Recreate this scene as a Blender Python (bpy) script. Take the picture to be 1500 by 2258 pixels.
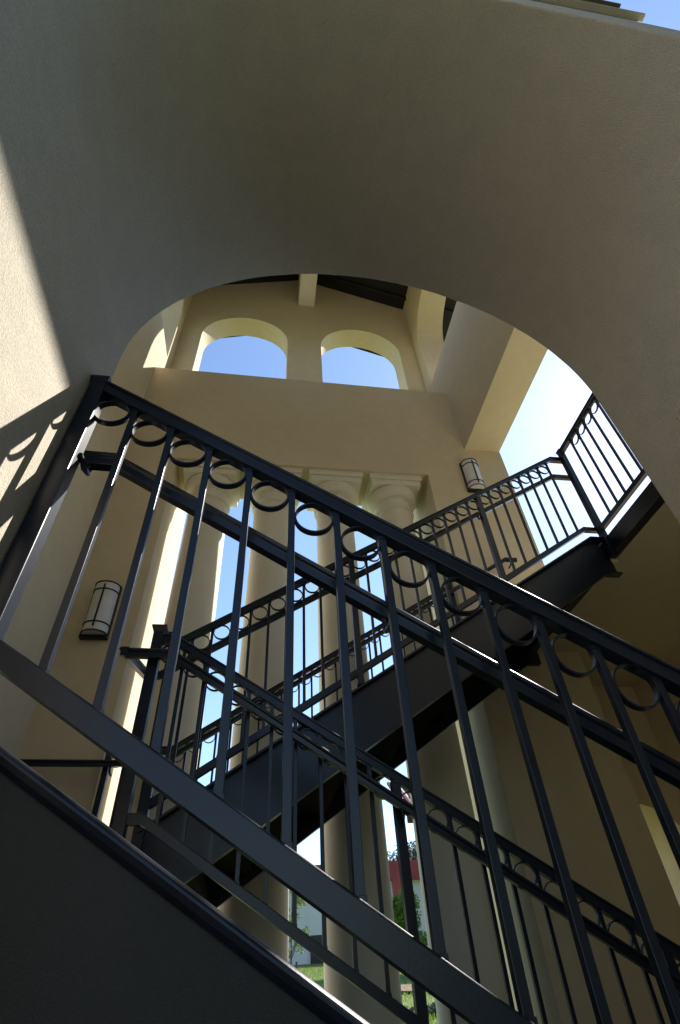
import bpy, bmesh, math, random
from mathutils import Vector, Matrix

random.seed(7)
for _o in list(bpy.data.objects):
    bpy.data.objects.remove(_o)
scene = bpy.context.scene
COL = scene.collection
H = 1.6                      # eye height above the paving; all heights below are given relative to the eye

# ------------------------------------------------------------------ camera
YAW, PITCH, ROLL, FPX = 0.1841544, 0.74211571, -0.06953645, 1136.842
cy, sy, cp, sp, cr, sr = (math.cos(YAW), math.sin(YAW), math.cos(PITCH), math.sin(PITCH), math.cos(ROLL), math.sin(ROLL))
FWD = Vector((sy*cp, cy*cp, sp)); R0 = Vector((cy, -sy, 0)); U0 = R0.cross(FWD)
RIGHT = cr*R0 + sr*U0; UP = -sr*R0 + cr*U0
cam_data = bpy.data.cameras.new("camera")
cam_data.sensor_fit = 'VERTICAL'; cam_data.sensor_height = 36.0
cam_data.lens = 36.0*FPX/2258.0
cam_data.clip_start = 0.02; cam_data.clip_end = 2000
cam = bpy.data.objects.new("camera", cam_data); COL.objects.link(cam)
m = Matrix((RIGHT, UP, -FWD)).transposed().to_4x4(); m.translation = Vector((0, 0, H))
cam.matrix_world = m
scene.camera = cam

# ------------------------------------------------------------------ sky and sun
SUN_TO = Vector((1.0, 0.70, 1.155)).normalized()          # towards the sun
elev = math.asin(SUN_TO.z); azim = math.atan2(SUN_TO.x, SUN_TO.y)   # clockwise from +Y
world = bpy.data.worlds.new("World"); scene.world = world; world.use_nodes = True
wn = world.node_tree.nodes; wl = world.node_tree.links
bg = wn["Background"]; bg.inputs[1].default_value = 0.145
skyn = wn.new("ShaderNodeTexSky"); skyn.sky_type = 'NISHITA'; skyn.sun_disc = False
skyn.sun_elevation = elev; skyn.sun_rotation = azim
skyn.air_density = 1.0; skyn.dust_density = 0.22; skyn.ozone_density = 2.6
wl.new(skyn.outputs[0], bg.inputs[0])
sun_data = bpy.data.lights.new("sun", 'SUN'); sun_data.energy = 4.5; sun_data.angle = math.radians(0.5)
sun_data.color = (1.0, 0.95, 0.87)
sun = bpy.data.objects.new("sun", sun_data); COL.objects.link(sun)
sun.rotation_euler = SUN_TO.to_track_quat('Z', 'Y').to_euler(); sun.location = (10, 8, 30)

scene.view_settings.view_transform = 'Standard'; scene.view_settings.look = 'None'
scene.view_settings.exposure = 1.0; scene.view_settings.gamma = 1.0
scene.view_settings.use_curve_mapping = False
scene.render.engine = 'CYCLES'
scene.cycles.max_bounces = 10; scene.cycles.diffuse_bounces = 8; scene.cycles.glossy_bounces = 4
scene.cycles.use_denoising = True
scene.cycles.sample_clamp_indirect = 6.0

# ------------------------------------------------------------------ materials
def material(name, color, rough=0.8, noise=None, bump=None, metallic=0.0, var=0.08, spec=0.5):
    """procedural principled material; noise=(scale, detail) mottles the colour, bump=[(kind, scale, strength, distance)...]"""
    mt = bpy.data.materials.new(name); mt.use_nodes = True
    n = mt.node_tree.nodes; l = mt.node_tree.links
    b = n["Principled BSDF"]
    b.inputs["Base Color"].default_value = (*color, 1); b.inputs["Roughness"].default_value = rough
    b.inputs["Metallic"].default_value = metallic; b.inputs["Specular IOR Level"].default_value = spec
    tc = n.new("ShaderNodeTexCoord")
    if noise:
        prev = None
        for i, (sc, det, v) in enumerate(noise):
            nz = n.new("ShaderNodeTexNoise"); nz.inputs["Scale"].default_value = sc; nz.inputs["Detail"].default_value = det
            l.new(tc.outputs["Object"], nz.inputs["Vector"])
            mr = n.new("ShaderNodeMapRange"); mr.inputs[1].default_value = 0.3; mr.inputs[2].default_value = 0.7
            mr.inputs[3].default_value = 1 - v; mr.inputs[4].default_value = 1 + v
            l.new(nz.outputs["Fac"], mr.inputs[0])
            if prev is None: prev = mr.outputs[0]
            else:
                mm = n.new("ShaderNodeMath"); mm.operation = 'MULTIPLY'
                l.new(prev, mm.inputs[0]); l.new(mr.outputs[0], mm.inputs[1]); prev = mm.outputs[0]
        vm = n.new("ShaderNodeVectorMath"); vm.operation = 'SCALE'; vm.inputs[0].default_value = color
        l.new(prev, vm.inputs["Scale"]); l.new(vm.outputs[0], b.inputs["Base Color"])
    if bump:
        last = None
        for kind, sc, st, dist in bump:
            if kind == 'noise':
                t = n.new("ShaderNodeTexNoise"); t.inputs["Detail"].default_value = 6; o = "Fac"
            else:
                t = n.new("ShaderNodeTexVoronoi"); o = "Distance"
            t.inputs["Scale"].default_value = sc; l.new(tc.outputs["Object"], t.inputs["Vector"])
            bp = n.new("ShaderNodeBump"); bp.inputs["Strength"].default_value = st; bp.inputs["Distance"].default_value = dist
            l.new(t.outputs[o], bp.inputs["Height"])
            if last: l.new(last, bp.inputs["Normal"])
            last = bp.outputs["Normal"]
        l.new(last, b.inputs["Normal"])
    return mt

STUCCO = material("stucco", (0.625, 0.535, 0.38), 0.92, [(0.8, 4, 0.05), (9, 3, 0.03), (260, 2, 0.05)],
                  [('noise', 300, 0.5, 0.003)], spec=0.2)
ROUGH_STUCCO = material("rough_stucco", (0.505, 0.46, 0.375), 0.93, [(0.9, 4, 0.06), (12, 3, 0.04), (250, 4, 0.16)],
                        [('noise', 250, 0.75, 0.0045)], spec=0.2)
PAN = material("matt_black_pan", (0.003, 0.003, 0.003), 0.8, [(6, 4, 0.25)], None, spec=0.06)
CREAM = material("cream_plaster", (0.71, 0.665, 0.56), 0.75, [(1.2, 4, 0.04), (14, 3, 0.02)], [('noise', 60, 0.12, 0.002)], spec=0.3)
STEEL = material("black_painted_steel", (0.0055, 0.0085, 0.0165), 0.31, [(6, 4, 0.25), (90, 2, 0.12)], [('noise', 240, 0.16, 0.0010)], spec=0.4)  # blue in the base colour stands in for the reflected sky
DARKROOF = material("dark_roof_deck", (0.006, 0.0055, 0.0055), 0.75, [(5, 3, 0.2)], None)
FROST = material("frosted_glass", (0.66, 0.66, 0.66), 0.45, [(9, 4, 0.06)], None)
CONCRETE = material("dark_slate_paving", (0.11, 0.105, 0.095), 0.9, [(1.5, 5, 0.10), (30, 3, 0.06)], [('noise', 80, 0.3, 0.003)])
BOUNCE_PAVING = material("pale_bounce_concrete", (0.48, 0.42, 0.32), 0.95, [(2, 5, 0.15), (60, 3, 0.2)], [('noise', 150, 0.6, 0.004)])  # pale tone chosen to bounce sunlight up into arch and landing undersides
SKY_BLOCKER = material("sky_blocker_dark", (0.030, 0.040, 0.018), 0.95, [(0.8, 5, 0.3), (12, 4, 0.4)], [('noise', 14, 1.0, 0.15)])  # dark tone for the unseen slope added to hold back sky light
BROWN = material("brown_trim", (0.13, 0.105, 0.07), 0.8, [(4, 4, 0.15)], None)
GRASSM = material("grass", (0.125, 0.175, 0.032), 0.9, [(0.6, 5, 0.22), (25, 4, 0.35)], [('noise', 60, 0.3, 0.01)])
BLADE = material("grass_blade", (0.17, 0.25, 0.05), 0.7, [(1.2, 3, 0.3)], None)
SOIL = material("bare_soil", (0.20, 0.135, 0.085), 0.95, [(8, 5, 0.4)], [('noise', 20, 0.9, 0.04)])
WHITEMETAL = material("pale_metal_cladding", (0.62, 0.63, 0.62), 0.6, [(0.7, 4, 0.05)], None)
REDMETAL = material("red_metal_fascia", (0.30, 0.055, 0.055), 0.5, [(2, 3, 0.12)], None)
REDTILE = material("red_roof_tile", (0.20, 0.045, 0.035), 0.8, [(5, 3, 0.2)], None)
BLACKDOOR = material("dark_door", (0.02, 0.02, 0.022), 0.5, None, None)
BARK = material("bark", (0.10, 0.07, 0.05), 0.9, [(12, 4, 0.3)], [('noise', 40, 0.8, 0.01)])
LEAF = material("leaf", (0.15, 0.25, 0.035), 0.6, [(3, 3, 0.35)], None)
PINELEAF = material("pine_needle", (0.03, 0.055, 0.025), 0.7, [(3, 3, 0.35)], None)
def translucent(mt, amount):
    n = mt.node_tree.nodes; l = mt.node_tree.links; b = n["Principled BSDF"]; out = n["Material Output"]
    t = n.new("ShaderNodeBsdfTranslucent"); mx = n.new("ShaderNodeMixShader"); mx.inputs[0].default_value = amount
    src = b.inputs["Base Color"].links[0].from_socket if b.inputs["Base Color"].links else None
    if src: l.new(src, t.inputs[0])
    l.new(b.outputs[0], mx.inputs[1]); l.new(t.outputs[0], mx.inputs[2]); l.new(mx.outputs[0], out.inputs[0])
translucent(LEAF, 0.55); translucent(BLADE, 0.5); translucent(PINELEAF, 0.3)
WOOD = material("dark_stake", (0.05, 0.04, 0.03), 0.8, None, None)
CONDUIT = material("white_paint", (0.75, 0.75, 0.73), 0.5, None, None)

# ------------------------------------------------------------------ object helpers
def tag(o, label=None, cat=None, group=None, kind=None):
    if label: o["label"] = label
    if cat: o["category"] = cat
    if group: o["group"] = group
    if kind: o["kind"] = kind
    return o
def thing(name, loc, label, cat, group=None):
    o = bpy.data.objects.new(name, None); COL.objects.link(o)
    o.location = (loc[0], loc[1], loc[2]+H); o.empty_display_size = 0.2
    return tag(o, label, cat, group)
WORLD_OF = {}
def base_of(p):
    if p is None: return Vector((0, 0, 0))
    v = Vector((0, 0, 0)); q = p
    while q is not None: v += Vector(q.location); q = q.parent
    return v
class MB:
    def __init__(self): self.v = []; self.f = []
    def add(self, vs, fs):
        k = len(self.v); self.v += [tuple(p) for p in vs]; self.f += [tuple(i+k for i in f) for f in fs]; return self
    def box(self, x0, x1, y0, y1, z0, z1):
        return self.add([(x0,y0,z0),(x1,y0,z0),(x1,y1,z0),(x0,y1,z0),(x0,y0,z1),(x1,y0,z1),(x1,y1,z1),(x0,y1,z1)],
                 [(0,3,2,1),(4,5,6,7),(0,1,5,4),(1,2,6,5),(2,3,7,6),(3,0,4,7)])
    def sweep(self, prof, path, axis, const):
        """prof: closed list of (lateral, vertical); path: (s, z) polyline in the vertical plane; sections stay vertical"""
        n = len(prof); vs = []
        for s, z in path:
            for a, b in prof:
                vs.append((s, const+a, z+b) if axis == 'X' else (const+a, s, z+b))
        fs = []
        for i in range(len(path)-1):
            for j in range(n):
                k = (j+1) % n; fs.append((i*n+j, i*n+k, (i+1)*n+k, (i+1)*n+j))
        fs.append(tuple(range(n-1, -1, -1))); fs.append(tuple((len(path)-1)*n+j for j in range(n)))
        return self.add(vs, fs)
    def lathe(self, prof, cx, cyy, n=48, a0=0.0, a1=2*math.pi):
        closed = abs((a1-a0)-2*math.pi) < 1e-6
        m_ = n if closed else n+1; vs = []
        for r, z in prof:
            for i in range(m_):
                a = a0+(a1-a0)*i/n; vs.append((cx+r*math.cos(a), cyy+r*math.sin(a), z))
        fs = []
        for j in range(len(prof)-1):
            for i in range(n):
                k = (i+1) % m_ if closed else i+1
                fs.append((j*m_+i, j*m_+k, (j+1)*m_+k, (j+1)*m_+i))
        return self.add(vs, fs)
    def tube(self, pts, r, n=10):
        rings = []
        pts = [Vector(p) for p in pts]; vs = []
        rr = r if isinstance(r, (list, tuple)) else [r]*len(pts)
        for i, p in enumerate(pts):
            d = (pts[min(i+1, len(pts)-1)]-pts[max(i-1, 0)]).normalized()
            a = d.orthogonal().normalized() if i == 0 else (ref - d*ref.dot(d)).normalized()
            ref = a; b = d.cross(a)
            for k in range(n):
                t = 2*math.pi*k/n; vs.append(p + rr[i]*(math.cos(t)*a+math.sin(t)*b))
        fs = []
        for i in range(len(pts)-1):
            for k in range(n):
                q = (k+1) % n; fs.append((i*n+k, i*n+q, (i+1)*n+q, (i+1)*n+k))
        fs.append(tuple(range(n-1, -1, -1))); fs.append(tuple((len(pts)-1)*n+k for k in range(n)))
        return self.add(vs, fs)
    def mesh(self, name, mat, off=Vector((0,0,0)), bevel=0.0, smooth=None, local=False):
        me = bpy.data.meshes.new(name)
        dz = 0 if local else H
        me.from_pydata([(x-off[0], y-off[1], z+dz-off[2]) for x, y, z in self.v], [], self.f)
        bm = bmesh.new(); bm.from_mesh(me)
        bmesh.ops.recalc_face_normals(bm, faces=bm.faces)
        if bevel:
            es = [e for e in bm.edges if len(e.link_faces) == 2 and e.calc_face_angle(0) > 0.6]
            bmesh.ops.bevel(bm, geom=es, offset=bevel, segments=2, profile=0.6, affect='EDGES', clamp_overlap=True)
        bm.to_mesh(me); bm.free()
        if smooth:
            me.shade_smooth(); me.set_sharp_from_angle(angle=math.radians(smooth))
        me.materials.append(mat); return me
    def build(self, name, mat, parent=None, bevel=0.0, smooth=None):
        off = base_of(parent)
        me = self.mesh(name, mat, off, bevel, smooth)
        o = bpy.data.objects.new(name, me); COL.objects.link(o); o.parent = parent
        return o
def place(name, me, loc, parent):
    """another instance of a shared mesh; loc in eye-relative coordinates"""
    o = bpy.data.objects.new(name, me); COL.objects.link(o); o.parent = parent
    b = base_of(parent); o.location = (loc[0]-b.x, loc[1]-b.y, loc[2]+H-b.z)
    return o
def rect(a0, a1, b0, b1): return [(a0,b0),(a1,b0),(a1,b1),(a0,b1)]
def arch(c, r, bottom, spring, n=48):
    return [(c-r, bottom), (c+r, bottom)] + [(c+r*math.cos(math.pi*i/n), spring+r*math.sin(math.pi*i/n)) for i in range(n+1)]
def wall(name, mat, axis, d0, d1, outline, holes, parent, smooth=25):
    """a slab with openings. axis 'Y': outline in (x,z), thickness d0..d1 along Y; axis 'X': outline in (y,z)"""
    from mathutils.geometry import tessellate_polygon
    loops = [outline]+holes
    tris = tessellate_polygon([[Vector((a, b, 0)) for a, b in lp] for lp in loops])
    flat = [p for lp in loops for p in lp]; N = len(flat)
    def P(a, b, d): return (a, d, b) if axis == 'Y' else (d, a, b)
    vs = [P(a, b, d0) for a, b in flat]+[P(a, b, d1) for a, b in flat]
    fs = [tuple(t) for t in tris]+[tuple(N+i for i in reversed(t)) for t in tris]
    k = 0
    for lp in loops:
        n = len(lp)
        for i in range(n):
            j = (i+1) % n; fs.append((k+i, k+j, N+k+j, N+k+i))
        k += n
    mb = MB(); mb.add(vs, fs)
    off = base_of(parent); me = mb.mesh(name, mat, off, 0, smooth)
    bm = bmesh.new(); bm.from_mesh(me)
    bmesh.ops.remove_doubles(bm, verts=bm.verts, dist=1e-5)
    bmesh.ops.recalc_face_normals(bm, faces=bm.faces)
    bmesh.ops.dissolve_limit(bm, angle_limit=0.001, verts=bm.verts, edges=bm.edges) if False else None
    bm.to_mesh(me); bm.free()
    me.shade_smooth(); me.set_sharp_from_angle(angle=math.radians(smooth))
    o = bpy.data.objects.new(name, me); COL.objects.link(o); o.parent = parent
    return o

# ------------------------------------------------------------------ setting: ground
def structure(o): o["kind"] = "structure"; return o
def bank(y):
    pts = [(-400,0.0),(7,0.0),(10,1.05),(13,1.3),(32,2.42),(40,2.6),(900,3.2)]
    for (a, za), (b, zb) in zip(pts, pts[1:]):
        if y <= b: return za+(zb-za)*(y-a)/(b-a)
    return pts[-1][1]
g = MB()
ys = [-400,-100,-30,-10,0,4,7]+[7+0.5*i for i in range(1,14)]+[15,17,19,22,26,29,32,36,40,60,120,400,900]
xs = [-500,-120,-50,-25,-12,-6,-3,0,3,6,9,12,16,25,50,120,500]
for y in ys:
    for x in xs: g.v.append((x, y, bank(y)-H-0.01+(0 if abs(y) > 50 else 0.03*math.sin(x*1.7)*math.sin(y*1.3)*(y > 8))))
for j in range(len(ys)-1):
    for i in range(len(xs)-1):
        k = j*len(xs)+i; g.f.append((k, k+1, k+1+len(xs), k+len(xs)))
structure(g.build("ground", GRASSM, smooth=60))
pv = MB(); pv.box(-2.4, 4.55, 0.012, 5.5, -H-0.2, -H+0.0)
structure(pv.build("paving", CONCRETE))
pv = MB(); pv.box(-25, 2.0, -14, 0.008, -H-0.2, -H-0.002)
structure(pv.build("bounce_forecourt", BOUNCE_PAVING))  # out of view; sized and made pale to bounce light onto the arch underside
pv = MB(); pv.box(4.91, 9.5, -0.9, 6.8, -H-0.2, -H+0.0)
structure(pv.build("added_bounce_path", BOUNCE_PAVING))  # unseen paving added to reflect warm light onto the landing underside

# unseen slope added behind the viewer to block low sky light from the arch
hl = MB(); hx = [0.9+4*i for i in range(18)]; hy = [-1.6-1.2*j for j in range(17)]
for j, y in enumerate(hy):
    for x in hx: hl.v.append((x+random.uniform(-1.5,1.5)*(j > 0), y+random.uniform(-0.5,0.5)*(j > 0), -H-0.05+(26.0*(1-math.exp(-j/5.0)))*(1+0.12*math.sin(x*0.4+j))))
for j in range(len(hy)-1):
    for i in range(len(hx)-1):
        k = j*len(hx)+i; hl.f.append((k, k+1, k+1+len(hx), k+len(hx)))
structure(hl.build("sky_blocker_slope", SKY_BLOCKER))
# ------------------------------------------------------------------ the stair tower
TX = 0.46
tower = thing("stair_tower", (TX, 2.8, -H), "tan stucco stair tower with arched openings, upper windows and a row of columns", "tower")
XL, XR, XRO = -1.92, 2.86, 3.41
YB, YU, YUO = 4.75, 5.42, 5.83
LEDGE, SPR, WTOP = 7.33, 9.67, 11.72
RIDGE = WTOP+0.41*(XR-TX)
# front wall with the deep archway
def soft_arch_wall():
    """the thick front wall: an archway whose plaster arrises are slightly rounded and uneven"""
    from mathutils.geometry import tessellate_polygon
    c, r, bot, spr, n, d0, d1 = 0.386, 0.964, -H-0.25, 1.77, 160, 0.018, 1.12
    rng = random.Random(3); ph = [rng.uniform(0, 6.28) for _ in range(6)]
    def loop(e, k):
        pts = []
        for j in range(10): pts.append((c-r-e, spr+(bot-spr)*(j+1)/10))
        pts = pts[::-1]; pts = []
        left = [(c-r-e, spr+(bot-spr)*j/30) for j in range(30, 0, -1)]
        top = [(c-(r+e)*math.cos(math.pi*i/n), spr+(r+e)*math.sin(math.pi*i/n)) for i in range(n+1)]
        right = [(c+r+e, spr+(bot-spr)*j/30) for j in range(1, 31)]
        out = []
        for q, (a, b) in enumerate(left+top+right):
            w = (0.0012 if k in (0, 5) else 0.0)*(math.sin(q*0.9+ph[0]+k)+math.sin(q*0.37+ph[1])+0.7*math.sin(q*2.3+ph[2]+2*k))
            out.append((a+w*(1 if a > c else -1), b+(w if b > spr else 0)))
        return out
    ch = 0.010
    prof = [(ch, d0), (ch*0.35, d0+ch*0.3), (0.0, d0+ch), (0.0, d1-ch), (ch*0.35, d1-ch*0.3), (ch, d1)]
    loops = [loop(e, k) for k, (e, d) in enumerate(prof)]
    N = len(loops[0]); mb = MB()
    for lp, (e, d) in zip(loops, prof): mb.v += [(a, d, b) for a, b in lp]
    for k in range(len(prof)-1):
        for i in range(N):
            j = (i+1) % N; mb.f.append((k*N+i, k*N+j, (k+1)*N+j, (k+1)*N+i))
    o_ = rect(XL-0.005, XRO+0.01, -H-0.3, LEDGE)
    for base_k, d in ((0, d0), (len(prof)-1, d1)):
        off = len(mb.v); mb.v += [(a, d, b) for a, b in o_]
        tris = tessellate_polygon([[Vector((a, b, 0)) for a, b in o_], [Vector((a, b, 0)) for a, b in loops[base_k]]])
        ix = lambda t: off+t if t < 4 else base_k*N+(t-4)
        mb.f += [tuple(ix(t) for t in tr) for tr in tris]
        if d == d0: o0 = off
    for i in range(4):
        j = (i+1) % 4; mb.f.append((o0+i, o0+j, off+j, off+i))
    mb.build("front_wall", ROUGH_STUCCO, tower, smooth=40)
soft_arch_wall()
# left wall, windows along the side
wall("left_wall", STUCCO, 'X', XL-0.5, XL, rect(0.03, YUO-0.01, -H-0.3, WTOP+0.05),
     [arch(4.26, 0.85, 8.22, SPR), arch(2.0, 0.85, 8.22, SPR)], tower)
# right wall hangs over the open landing
wall("right_wall", STUCCO, 'X', XR, XRO, [(1.115,5.86),(4.755,5.86),(4.755,LEDGE),(YUO-0.01,LEDGE),(YUO-0.01,WTOP+0.05),(0.46,WTOP+0.05),(0.46,LEDGE),(1.115,LEDGE)],
     [arch(4.28, 0.85, 8.20, SPR), arch(2.0, 0.85, 8.20, SPR)], tower)
# back wall with the colonnade opening
wall("back_wall", STUCCO, 'Y', YB, 5.47, [(XL-0.005,-H-0.3),(-1.257,-H-0.3),(-1.257,5.25),(2.185,5.25),(2.185,-H-0.3),(3.42,-H-0.3),(3.42,LEDGE),(XL-0.005,LEDGE)], [], tower)
for nm, x0, x1 in (("pier", XL-0.3, -1.259), ("pier", 2.187, 3.415)):
    p_ = MB(); p_.box(x0, x1, 5.475, 6.05, -H-0.3, LEDGE-0.02); p_.build(nm, STUCCO, tower)
ug = [(XL-0.005,LEDGE),(XR+0.005,LEDGE),(XR+0.005,WTOP+0.04),(TX,RIDGE+0.04),(XL-0.005,WTOP+0.04)]
wall("back_gable_wall", STUCCO, 'Y', YU, YUO, ug, [arch(-0.68, 0.853, 8.22, SPR), arch(1.683, 0.83, 8.22, SPR)], tower)
wall("front_gable_wall", STUCCO, 'Y', 0.45, 0.86, ug, [arch(-0.68, 0.853, 8.22, SPR), arch(1.683, 0.83, 8.22, SPR)], tower)
# unseen walls added at the left to bounce warm sunlight onto the arch underside
wall("unseen_bounce_wall", STUCCO, 'X', -9.4, -9.0, rect(-26.0, 0.02, -H-0.3, 8.0),
     [rect(-5.5, -4.3, 0.0, 1.5), rect(-9.0, -7.8, 0.0, 1.5), rect(-12.5, -11.3, 0.0, 1.5)], tower)
wall("unseen_bounce_return", STUCCO, 'Y', 0.06, 0.5, rect(-9.39, XL-0.51, -H-0.3, 8.0), [rect(-7.5, -6.3, 0.0, 1.5), rect(-4.9, -3.7, 0.0, 1.5)], tower)
# string course outside
sc_ = MB(); sc_.box(XL-0.56, XRO+0.06, -0.050, 0.017, LEDGE-0.30, LEDGE-0.02)
sc_.build("string_course", ROUGH_STUCCO, tower, bevel=0.01)
sc_ = MB(); sc_.box(XL-0.56, XRO-0.10, -0.085, 0.016, LEDGE-0.015, LEDGE+0.16)
sc_.build("string_course", BROWN, tower, bevel=0.01)
# roof: two dark slabs, rafters below
roof = MB()
for s in (-1, 1):
    w = 3.55
    x1 = TX+s*w; z1 = RIDGE-0.41*w
    vs = [(TX,-0.45,RIDGE),(x1,-0.45,z1),(x1,6.74,z1),(TX,6.74,RIDGE)]
    vs += [(x,y,z+0.16) for x,y,z in vs]
    roof.add(vs, [(0,1,2,3),(4,7,6,5),(0,4,5,1),(1,5,6,2),(2,6,7,3)])
roof_o = roof.build("roof", DARKROOF, tower)
for s in (-1, 1):
    for i in range(13):
        y = 0.1+0.5*i
        if 5.3 < y < 5.95 or 0.35 < y < 0.95: continue
        r_ = MB(); a, b = TX+s*0.2, TX+s*3.5
        za, zb = RIDGE-0.41*0.2, RIDGE-0.41*3.5
        vs = [(a,y,za-0.10),(b,y,zb-0.10),(b,y+0.06,zb-0.10),(a,y+0.06,za-0.10),(a,y,za+0.02),(b,y,zb+0.02),(b,y+0.06,zb+0.02),(a,y+0.06,za+0.02)]
        # rafters are cut where the side wall stands
        r_.add(vs, [(0,3,2,1),(4,5,6,7),(0,1,5,4),(1,2,6,5),(2,3,7,6),(3,0,4,7)])
        r_.build("rafter", DARKROOF, roof_o)
rb = MB(); rb.box(0.385, 0.745, 0.855, YU+0.005, 11.38, RIDGE-0.1); rb.build("ridge_beam", CREAM, tower, bevel=0.01)
# columns
YC = 5.165
def column(x):
    sh = MB(); prof = []
    z0, z1 = -H-0.05, 4.72
    for i in range(25):
        t = i/24; r = 0.292-0.047*t**1.6; prof.append((r, z0+(z1-z0)*t))
    prof += [(0.247,4.73),(0.268,4.74),(0.276,4.76),(0.268,4.78),(0.25,4.79),(0.247,4.90),(0.262,4.905),(0.262,4.925)]
    sh.lathe(prof, x, YC, 64)
    c = sh.build("column", CREAM, tower, smooth=40)
    cap = MB(); pr = [(0.262,4.926)]
    for i in range(13):
        a = math.pi/2*i/12; pr.append((0.270+0.088*math.sin(a), 4.93+0.13*(1-math.cos(a))))
    pr += [(0.345,5.075),(0.2,5.076)]
    cap.lathe(pr, x, YC, 64); cap.build("echinus", CREAM, c, smooth=50)
    ab = MB()
    ab.box(x-0.345, x+0.345, YC-0.345, YC+0.300, 5.077, 5.165)
    ab.box(x-0.372, x+0.372, YC-0.372, YC+0.300, 5.166, 5.262)
    ab.build("abacus", CREAM, c, bevel=0.006)
    return c
for k in range(4): column(TX+0.842*(k-1.5))

# ------------------------------------------------------------------ passage to the right of the tower
pw = thing("passage_wall", (4.6, 4.0, -H), "shaded stucco passage wall with a small archway at the lower right", "wall")
wall("side_wall", STUCCO, 'X', 4.57, 4.9, rect(1.6, 7.05, -H-0.3, 2.54), [], pw)
wall("arch_wall", STUCCO, 'Y', 5.60, 6.75, rect(3.2, 4.565, -H-0.3, 2.54), [arch(3.93, 0.60, -H-0.25, 0.66, 64)], pw)

# ------------------------------------------------------------------ landings
ul = thing("upper_landing", (3.6, 2.9, 2.5), "high landing with stucco underside and black steel edge at right", "landing")
s_ = MB(); s_.box(2.93, 4.9, 1.125, 4.745, 2.542, 2.69); s_.build("slab", STUCCO, ul)
s_ = MB(); s_.box(3.425, 4.9, 4.7455, 7.05, 2.542, 2.69); s_.build("slab", STUCCO, ul)
s_ = MB(); s_.sweep([(0,0),(0.075,0),(0.075,-0.014),(0.012,-0.014),(0.012,-0.141),(0.075,-0.141),(0.075,-0.155),(0,-0.155)], [(1.125,2.697),(3.115,2.697)], 'Y', 2.85); s_.build("edge_channel", STEEL, ul)
s_ = MB(); s_.sweep([(0,0),(0.075,0),(0.075,-0.155),(0,-0.155)], [(3.1155,2.697),(4.745,2.697)], 'Y', 2.853); s_.build("edge_channel", STEEL, ul)
s_ = MB(); s_.box(2.845, 2.90, 3.075, 3.112, 2.475, 2.541); s_.build("bearing_bracket", STUCCO, ul, bevel=0.004)
ll = thing("lower_landing", (-1.2, 2.9, 0.2), "half landing of dark steel behind the left jamb", "landing")
s_ = MB(); s_.box(XL+0.005, -0.53, 1.125, 4.74, 0.13, 0.30); s_.build("slab", STEEL, ll)

# ------------------------------------------------------------------ stair flights
CH = lambda d, fl, sgn: [(0,0),(sgn*fl,0),(sgn*fl,-0.014),(sgn*0.012,-0.014),(sgn*0.012,-d+0.014),(sgn*fl,-d+0.014),(sgn*fl,-d),(0,-d)]
def flight(name, label, y0, y1, path_top, depth, steps, run, rise, xs_, zs, sgn_x, outer_only=False):
    t = thing(name, (xs_, (y0+y1)/2, zs), label, "stairs")
    if not outer_only:
        a = MB(); a.sweep(CH(depth, 0.06, -1), path_top, 'X', y0+0.05); a.build("stringer", STEEL, t)
    b = MB(); b.sweep(CH(depth, 0.06, 1), path_top, 'X', y1-0.05); b.build("stringer", STEEL, t)
    for i in range(steps):
        x0 = xs_+sgn_x*run*i; x1 = x0+sgn_x*(run+0.02); z = zs+rise*(i+1)
        p = MB(); p.box(min(x0,x1), max(x0,x1), y0+0.055, y1-0.055, z-0.045, z); p.build("tread", PAN, t)
        q = MB(); q.box(x0-0.006, x0+0.006, y0+0.055, y1-0.055, z-rise+0.002, z-0.047); q.build("riser", PAN, t)
    return t
# upper flight climbs to the right
flight("stair_flight", "upper flight of black steel stairs rising to the right behind the near railing", 3.05, 4.66,
       [(-0.56, 0.615),(2.721, 2.716),(2.85, 2.716)], 0.385, 12, 0.2755, 0.1846, -0.56, 0.30, 1)
# lower flight climbs to the left, its outer side closed by the stucco wall in the archway
flight("stair_flight", "lower flight of black steel stairs rising to the left just inside the near arch", 1.15, 2.66,
       [(-0.53, 0.36),(2.60, -1.56)], 0.36, 10, -0.2755, 0.1727, -0.50+10*0.2755, -H, 1)
sw = thing("stair_side_wall", (0.39, 1.06, -H), "dark rendered wall closing the archway below the near stair edge", "wall")
cz = lambda x: 0.1834-0.612*(x+0.1812)
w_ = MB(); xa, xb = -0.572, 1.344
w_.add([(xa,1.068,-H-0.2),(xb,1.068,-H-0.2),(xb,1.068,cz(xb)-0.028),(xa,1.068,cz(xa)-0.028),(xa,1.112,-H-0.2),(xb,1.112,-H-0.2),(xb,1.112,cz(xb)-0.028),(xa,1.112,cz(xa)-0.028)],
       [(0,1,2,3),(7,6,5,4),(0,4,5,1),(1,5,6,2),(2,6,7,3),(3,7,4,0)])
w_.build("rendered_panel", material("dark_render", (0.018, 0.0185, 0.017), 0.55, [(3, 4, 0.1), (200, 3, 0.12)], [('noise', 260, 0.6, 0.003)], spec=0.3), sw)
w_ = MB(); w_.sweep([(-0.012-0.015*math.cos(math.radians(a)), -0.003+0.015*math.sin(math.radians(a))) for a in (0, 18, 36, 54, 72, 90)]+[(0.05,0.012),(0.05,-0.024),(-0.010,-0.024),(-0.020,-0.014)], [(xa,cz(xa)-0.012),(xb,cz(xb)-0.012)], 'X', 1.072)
w_.build("steel_edge", STEEL, sw)

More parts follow.
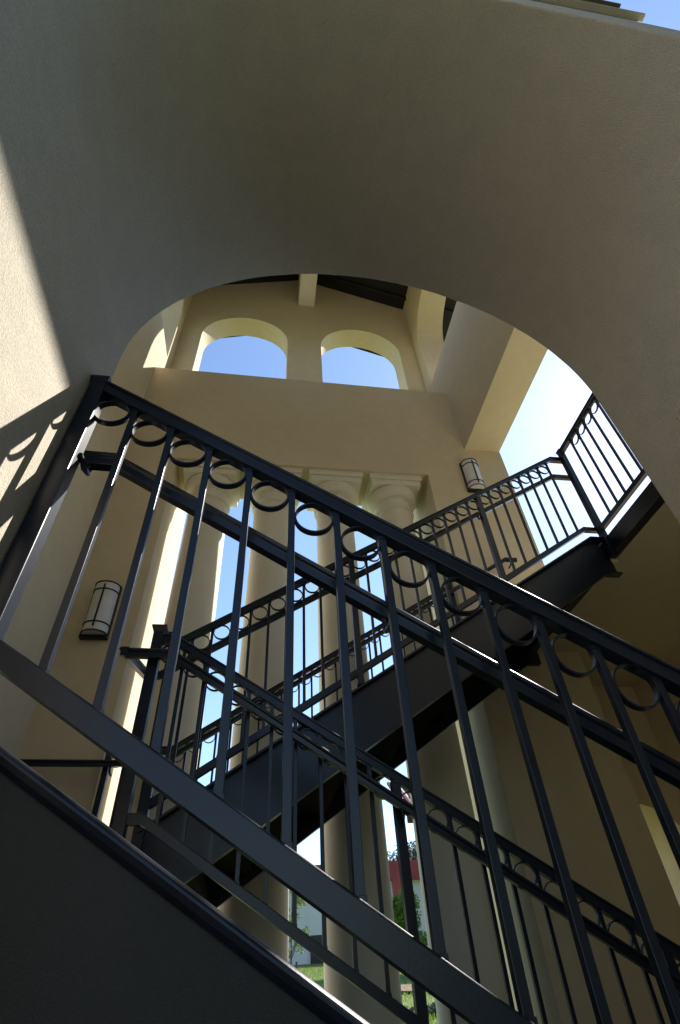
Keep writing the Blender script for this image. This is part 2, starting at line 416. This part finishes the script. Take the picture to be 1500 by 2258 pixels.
# ------------------------------------------------------------------ railings
PITCH_B = 0.1195
BAR = 0.0175
bar_mesh = {}
def bar(length, w=BAR):
    key = (round(length,3), w)
    if key not in bar_mesh:
        b = MB(); b.box(-w/2, w/2, -w/2, w/2, -length, 0); e = w/2+0.0022
        b.box(-e, e, -e, e, -0.0125, -0.003); b.box(-e, e, -e, e, -length+0.004, -length+0.0145)   # weld collars
        bar_mesh[key] = b.mesh("baluster", STEEL, bevel=0.0012, local=True)
    return bar_mesh[key]
def ring_mesh(axis, r=0.0525, th=0.0048, w=0.017, n=40):
    key = ('ring', axis)
    if key not in bar_mesh:
        vs = []; fs = []
        for i in range(n):
            a = 2*math.pi*i/n
            for rr, l_ in ((r,-w/2),(r,w/2),(r-th,w/2),(r-th,-w/2)):
                u, v = rr*math.cos(a), rr*math.sin(a)
                vs.append((u, l_, v) if axis == 'X' else (l_, u, v))
        for i in range(n):
            j = (i+1) % n
            for k in range(4):
                q = (k+1) % 4; fs.append((i*4+k, i*4+q, j*4+q, j*4+k))
        mb = MB(); mb.add(vs, fs); bar_mesh[key] = mb.mesh("ring", STEEL, local=True, smooth=40)
    return bar_mesh[key]
TOPP = [(-0.020,-0.050),(0.020,-0.050),(0.020,-0.014),(0.027,-0.012),(0.027,-0.004),(0.023,0.0),(-0.023,0.0),(-0.027,-0.004),(-0.027,-0.012),(-0.020,-0.014)]
BOTP = lambda h: [(-0.018,-h),(0.018,-h),(0.018,-0.005),(0.013,0)]+[(-0.012-0.006*math.sin(math.radians(a)), -0.006+0.006*math.cos(math.radians(a))) for a in (0, 22, 45, 68, 90)]
HANDP = [(-0.015,-0.048),(0.015,-0.048),(0.017,-0.022),(0.024,-0.018),(0.026,-0.008),(0.018,0.0),(-0.018,0.0),(-0.026,-0.008),(-0.024,-0.018),(-0.017,-0.022)]
def zat(path, s):
    for (a, za), (b, zb) in zip(path, path[1:]):
        lo, hi = min(a, b), max(a, b)
        if lo-1e-9 <= s <= hi+1e-9: return za+(zb-za)*(s-a)/(b-a)
    return path[0][1] if abs(s-path[0][0]) < abs(s-path[-1][0]) else path[-1][1]
def railing(label, axis, const, top, bars, posts, newels, bot_off, bot_h, hand=None, hand_const=None, brackets=(), lower_off=None, post_drop=0.12):
    s0 = top[0][0]; z0 = top[0][1]
    t = thing("railing", (s0, const, z0-1.0) if axis == 'X' else (const, s0, z0-1.0), label, "railing")
    m_ = MB(); m_.sweep(TOPP, top, axis, const); m_.build("top_rail", STEEL, t, bevel=0.0015)
    botp = [(s, z-bot_off) for s, z in top]
    if lower_off: botp = lower_off
    m_ = MB(); m_.sweep(BOTP(bot_h), botp, axis, const); m_.build("bottom_rail", STEEL, t)
    def P(s, z): return (s, const, z) if axis == 'X' else (const, s, z)
    for s in bars:
        zt = zat(top, s)-0.045; zb = zat(botp, s)-0.01
        place("baluster", bar(zt-zb), P(s, zt), t)
    for s in posts:
        zt = zat(top, s)-0.045; zb = zat(botp, s)-post_drop
        place("post", bar(zt-zb, 0.042), P(s, zt), t)
    for s, zt, zb, w in newels:
        n_ = MB(); q = P(s, 0)
        n_.box(q[0]-w/2, q[0]+w/2, q[1]-w/2, q[1]+w/2, zb, zt)
        no = n_.build("newel_post", STEEL, t, bevel=0.003)
        c_ = MB(); e = w/2+(0.012 if w > 0.05 else 0.005)
        c_.add([(q[0]-w/2,q[1]-w/2,zt-0.02),(q[0]+w/2,q[1]-w/2,zt-0.02),(q[0]+w/2,q[1]+w/2,zt-0.02),(q[0]-w/2,q[1]+w/2,zt-0.02),
                (q[0]-e,q[1]-e,zt+0.004),(q[0]+e,q[1]-e,zt+0.004),(q[0]+e,q[1]+e,zt+0.004),(q[0]-e,q[1]+e,zt+0.004),
                (q[0]-e,q[1]-e,zt+0.014),(q[0]+e,q[1]-e,zt+0.014),(q[0]+e,q[1]+e,zt+0.014),(q[0]-e,q[1]+e,zt+0.014)],
               [(0,3,2,1),(0,1,5,4),(1,2,6,5),(2,3,7,6),(3,0,4,7),(4,5,9,8),(5,6,10,9),(6,7,11,10),(7,4,8,11),(8,9,10,11)])
        c_.build("cap", STEEL, no)
    al = sorted(list(bars)+list(posts)+[nn[0] for nn in newels])
    for a, b in zip(al, al[1:]):
        if 0.085 < b-a < 0.16:
            c = (a+b)/2; place("ring", ring_mesh(axis), P(c, zat(top, c)-0.1075), t)
    if hand:
        m_ = MB(); m_.sweep(HANDP, hand, axis, hand_const); h_ = m_.build("handrail", STEEL, t, bevel=0.002)
        for s in brackets:
            zz = zat(hand, s); b_ = MB()
            def Q(l_, z): return (s, l_, z) if axis == 'X' else (l_, s, z)
            b_.tube([Q(hand_const, zz-0.042), Q(hand_const, zz-0.076), Q(hand_const+(const-hand_const)*0.4, zz-0.090), Q(const, zz-0.090)], 0.009, 8)
            b_.build("bracket", STEEL, h_, smooth=50)
    return t
# near railing across the archway
near_top = [(-0.552, 1.452),(1.340, 1.452-0.637*1.892)]
railing("large near railing of black bars and rings descending across the archway", 'X', 1.017, near_top,
        [0.058+PITCH_B*k for k in range(-4, 11)], [], [(-0.550, 1.440, 0.28, 0.046)], 0.887, 0.052,
        [(-0.552,1.200),(-0.462,1.198),(1.335,1.198-0.637*1.797)], 1.10, (-0.525, 0.30, 1.05))
# inner railing of the lower flight
it = lambda x: 1.437-0.617*(x+0.44)
railing("black ring railing on the inner side of the lower flight, behind the near railing", 'X', 2.63,
        [(-0.56, 1.458),(-0.475, 1.458),(2.45, it(2.45))], [x for x in [-0.409+PITCH_B*k for k in range(24)] if abs(x-0.6665) > 0.03 and abs(x-1.742) > 0.03],
        [0.6665, 1.742], [(-0.56, 1.49, 0.05, 0.055)], 0.862, 0.045,
        [(-0.69,1.335),(-0.46,1.330),(2.42,1.330-0.635*2.88)], 2.555, (0.6665, 1.742), post_drop=0.95)
# near-side railing of the upper flight
ft = lambda x: 1.700+0.642*(x+0.489)
railing("black ring railing rising to the right along the upper flight, in front of the columns", 'X', 3.08,
        [(-0.54, 1.672),(2.725, ft(2.725)),(2.90, ft(2.725))], [x for x in [-0.326-PITCH_B+PITCH_B*k for k in range(27)] if abs(x-0.63) > 0.03 and abs(x-1.825) > 0.03],
        [0.63, 1.825], [(-0.555, 1.70, 0.05, 0.055)], 0.915, 0.048,
        [(-0.69,1.50),(-0.62,1.50),(2.735,3.600),(2.93,3.600)], 3.16, (0.63, 1.825))
# handrail loop round the two newels
lp = thing("handrail_loop", (-0.69, 2.85, 1.33), "black handrail return wrapping round the newel posts at the half landing", "handrail")
m_ = MB(); m_.sweep(HANDP, [(2.53,1.335),(3.18,1.50)], 'Y', -0.695); m_.build("rail", STEEL, lp)
# back railing within the colonnade opening
bt = lambda x: 1.56+0.634*(x+0.71)
railing("thin black ring railing farthest back, close against the columns", 'X', 4.70,
        [(-1.20,1.56),(-0.71,1.56),(2.09,bt(2.09))], [x for x in [-0.71+PITCH_B*k for k in range(-4, 24)]], [], [(-1.20,1.58,0.2,0.045),(2.10,bt(2.1)+0.03,bt(2.1)-1.05,0.045)], 0.92, 0.045,
        [(-1.90,1.445),(-0.77,1.425),(2.84,3.700),(2.985,3.700)], 4.62, (-1.15, 0.2, 1.4, 2.90))
# railing along the upper landing edge
railing("black ring railing along the edge of the high landing at upper right", 'Y', 2.85,
        [(3.05,3.832),(1.13,3.832)], [2.853+0.1208-0.1208*k for k in range(1,15)], [], [(3.04,3.826,2.50,0.05)], 1.01, 0.05)

# ------------------------------------------------------------------ wall lamps
def lamp(x, z0, h, w, label):
    t = thing("wall_lamp", (x, YB, z0), label, "lamp", "half round wall lamps in the stair tower")
    yb = YB-0.002
    p = MB(); p.box(x-w/2-0.006, x+w/2+0.006, yb-0.035, yb, z0, z0+h); p.build("back_plate", STEEL, t, bevel=0.003)
    d = MB(); r = w/2-0.006
    d.lathe([(0.001,z0+0.03),(r,z0+0.03),(r,z0+h-0.02),(0.001,z0+h-0.02)], x, yb-0.036, 24, math.pi, 2*math.pi)
    # ellipse: flatten the bow a little
    d.v = [(vx, yb-0.036+(vy-(yb-0.036))*0.95, vz) for vx, vy, vz in d.v]
    d.build("diffuser", FROST, t, smooth=40)
    for zz in (z0+0.034, z0+0.16*h+0.03, z0+0.82*h, z0+h-0.022):
        b_ = MB(); b_.tube([(x+(r+0.004)*math.cos(a), yb-0.036+(r+0.004)*0.95*math.sin(a), zz) for a in [math.pi+math.pi*i/20 for i in range(21)]], 0.0075, 6); b_.build("band", STEEL, t)
    b_ = MB(); b_.box(x-0.0075, x+0.0075, yb-0.036-r*0.95-0.013, yb-0.036-r*0.95-0.001, z0+0.12*h, z0+0.90*h); b_.build("vertical_bar", STEEL, t)
    b_ = MB(); b_.box(x-w/2-0.006, x+w/2+0.006, yb-0.06, yb-0.0355, z0, z0+0.028); b_.build("base_bar", STEEL, t)
lamp(-1.605, 2.565, 0.61, 0.245, "half round white wall lamp with black bands, at left beside the lit pillar")
lamp(2.825, 4.93, 0.58, 0.24, "half round white wall lamp with black bands, high on the wall right of the columns")

# ------------------------------------------------------------------ background
bd = thing("background_building", (8, 33, 0.8), "pale metal clad building with red fascia beyond the lawn", "building")
import math as _m
def bpt(u, d, z):       # building frame: u along the front, d behind the front; slightly turned
    a = -0.06; return (1.0+u*_m.cos(a)-d*_m.sin(a), 32.0+u*_m.sin(a)+d*_m.cos(a), z)
def bbox(mb, u0, u1, d0, d1, z0, z1):
    vs = [bpt(u, d, z) for z in (z0, z1) for u, d in ((u0,d0),(u1,d0),(u1,d1),(u0,d1))]
    return mb.add(vs, [(0,3,2,1),(4,5,6,7),(0,1,5,4),(1,2,6,5),(2,3,7,6),(3,0,4,7)])
bbox(MB(), -8, 30, 0, 12, 0.2, 3.9).build("wall", WHITEMETAL, bd)
for i in range(20): bbox(MB(), -7.6+1.9*i-0.03, -7.6+1.9*i+0.03, -0.02, -0.002, 0.5, 3.8).build("wall_seam", WHITEMETAL, bd)
fa = bbox(MB(), -8.2, 30.2, -0.35, 12.2, 3.82, 4.62).build("fascia", REDMETAL, bd)
for i in range(150): bbox(MB(), -8.1+0.25*i, -8.06+0.25*i, -0.39, -0.352, 3.84, 4.60).build("fascia_rib", REDMETAL, fa)
bbox(MB(), 6.25, 6.75, -0.36, -0.004, 3.2, 3.818).build("downspout_box", REDMETAL, bd)
bbox(MB(), 2.05, 2.75, -0.06, -0.003, 0.7, 1.85).build("door", BLACKDOOR, bd)
bbox(MB(), 0.3, 0.95, -0.06, -0.003, 1.0, 2.1).build("door", BLACKDOOR, bd)

rb2 = thing("tiled_roof_pavilion", (8.5, 22, 0.1), "eave of a red tiled roof glimpsed beside the rightmost column", "building")
v = MB()
top_ = [(5.2,20,4.55),(13,20,4.55),(13,24.5,6.5),(7.2,24.5,6.5)]; bot_ = [(x, y, z-0.2) for x, y, z in top_]
v.add(top_, [(0,1,2,3)]); v.add(bot_, [(3,2,1,0)])
v.add(top_+bot_, [(0,4,5,1),(3,7,4,0)])
ro = v.build("roof", REDTILE, rb2)
sf = MB(); sf.box(5.45, 13, 20.25, 20.4, 4.12, 4.36); sf.build("eave_beam", WOOD, rb2)
for i in range(28):
    x = 5.28+0.27*i; t_ = MB(); t_.tube([(x,19.93,4.57),(x+0.3,22.2,5.56),(x+0.6,24.4,6.48)], 0.09, 8); t_.build("tile", REDTILE, ro)
for x in (6.9, 11.5):
    v = MB(); v.box(x, x+0.3, 20.2, 20.5, bank(20.3)-H-0.1, 4.119); v.build("post", CREAM, rb2)

def foliage(center, rad, n, size, zsq=1.0, shell=0.35, blobs=None, rng=random):
    mb = MB(); vs = []; fs = []
    for i in range(n):
        if blobs:
            bx, by, bz, br = rng.choice(blobs)
        else: bx, by, bz, br = *center, rad
        while True:
            p = Vector((rng.uniform(-1,1), rng.uniform(-1,1), rng.uniform(-1,1)))
            if shell < p.length <= 1: break
        c = Vector((bx, by, bz))+Vector((p.x*br, p.y*br, p.z*br*zsq))
        s = size*rng.uniform(0.6, 1.4)
        a = Vector((rng.uniform(-1,1), rng.uniform(-1,1), rng.uniform(-1,1))).normalized()
        b = a.orthogonal().normalized(); d = a.cross(b)
        k = len(vs)
        vs += [c-a*s, c+b*s*0.5, c+a*s, c-b*s*0.5+d*s*0.15]; fs += [(k,k+1,k+2),(k,k+2,k+3)]
    mb.add(vs, fs); return mb
def tree(name, label, x, y, h, crown_r, trunk_r, leafmat, n, size, blobs_n, z_lo, cat="tree", spread=1.0):
    z = bank(y)-H
    t = thing(name, (x, y, z), label, cat)
    tr = MB(); pts = [(x, y, z-0.1)]; 
    for i in range(1, 7): pts.append((x+random.uniform(-.05,.05)*h*0.1, y+random.uniform(-.05,.05)*h*0.1, z+h*0.95*i/6))
    tr.tube(pts, [trunk_r*(1-0.85*i/6) for i in range(7)], 8)
    blobs = []
    for i in range(blobs_n):
        a = random.uniform(0, 2*math.pi); zz = random.uniform(z_lo, 0.95); rr = crown_r*random.uniform(0.25, 0.9)*(1.15-0.7*(zz-z_lo)/(1-z_lo))*spread
        c = (x+rr*math.cos(a), y+rr*math.sin(a), z+h*zz); blobs.append((*c, crown_r*random.uniform(0.28, 0.5)))
        b0 = (x, y, z+h*max(0.15, zz-0.22)); tr.tube([b0, ((b0[0]+c[0])/2, (b0[1]+c[1])/2, (b0[2]+c[2])/2+0.04*h), c], [trunk_r*0.35, trunk_r*0.22, trunk_r*0.08], 5)
    tr.build("trunk", BARK, t, smooth=60)
    foliage(None, None, n, size, 0.85, 0.0, blobs).build("crown", leafmat, t)
    return t
tree("young_tree", "thin young tree with sparse pale leaves before the pale building", 1.62, 24.0, 2.75, 0.62, 0.035, LEAF, 1000, 0.055, 16, 0.22)
tree("leafy_tree", "bright green bushy small tree under the red fascia", 4.92, 20.0, 1.95, 0.78, 0.05, LEAF, 4500, 0.06, 26, 0.28)
tree("pine_tree", "dark evergreen tree rising behind the red roof edge", 12.3, 47.0, 7.2, 2.3, 0.16, PINELEAF, 5200, 0.12, 24, 0.45)
def stake(x, y, h, lean, label):
    z = bank(y)-H; o = MB(); o.tube([(x,y,z-0.1),(x+lean,y,z+h)], 0.022, 6)
    tag(o.build("tree_stake", WOOD), label, "stake", "stakes beside the young tree")
stake(1.08, 15.0, 0.62, 0.05, "dark leaning tree stake on the lawn, nearer the column at right")
stake(0.90, 16.0, 0.66, 0.02, "dark leaning tree stake on the lawn, against the left column edge")
soil = MB()
for ring in range(1):
    n = 28; vs = [(3.9,15.8,bank(15.8)-H+0.04)]
    for i in range(n):
        a = 2*math.pi*i/n; rr = 1+0.2*math.sin(3*a)+0.1*math.sin(7*a+1)
        x, y = 3.9+1.3*rr*math.cos(a), 15.8+0.9*rr*math.sin(a); vs.append((x,y,bank(y)-H+0.04))
    soil.add(vs, [(0,1+i,1+(i+1)%n) for i in range(n)])
structure(soil.build("bare_soil_patch", SOIL))
# low planting
hb = thing("low_shrub", (2.7, 11.6, bank(11.6)-H), "dark low shrub in the shade beside the column base", "shrub")
foliage(None, None, 1500, 0.05, 0.6, 0.0, [(1.9+0.25*i, 11.6+0.15*math.sin(i), bank(11.6)-H+0.03, 0.15) for i in range(9)]).build("foliage", PINELEAF, hb)
# grass blades on the visible bank
gr = MB(); vs = []; fs = []
for i in range(26000):
    y = 9.0+22*random.random()**1.6; x = y*random.uniform(0.03, 0.13) if random.random() < 0.5 else y*random.uniform(0.18, 0.30)
    z = bank(y)-H; hh = random.uniform(0.03, 0.07); w = 0.008; a = random.uniform(0, math.pi); k = len(vs)
    vs += [(x-w*math.cos(a), y-w*math.sin(a), z-0.01), (x+w*math.cos(a), y+w*math.sin(a), z-0.01), (x+random.uniform(-.03,.03), y+random.uniform(-.03,.03), z+hh)]; fs.append((k,k+1,k+2))
gr.add(vs, fs); tag(gr.build("lawn_grass", BLADE), "short green grass on the lawn bank", "grass", kind="stuff")
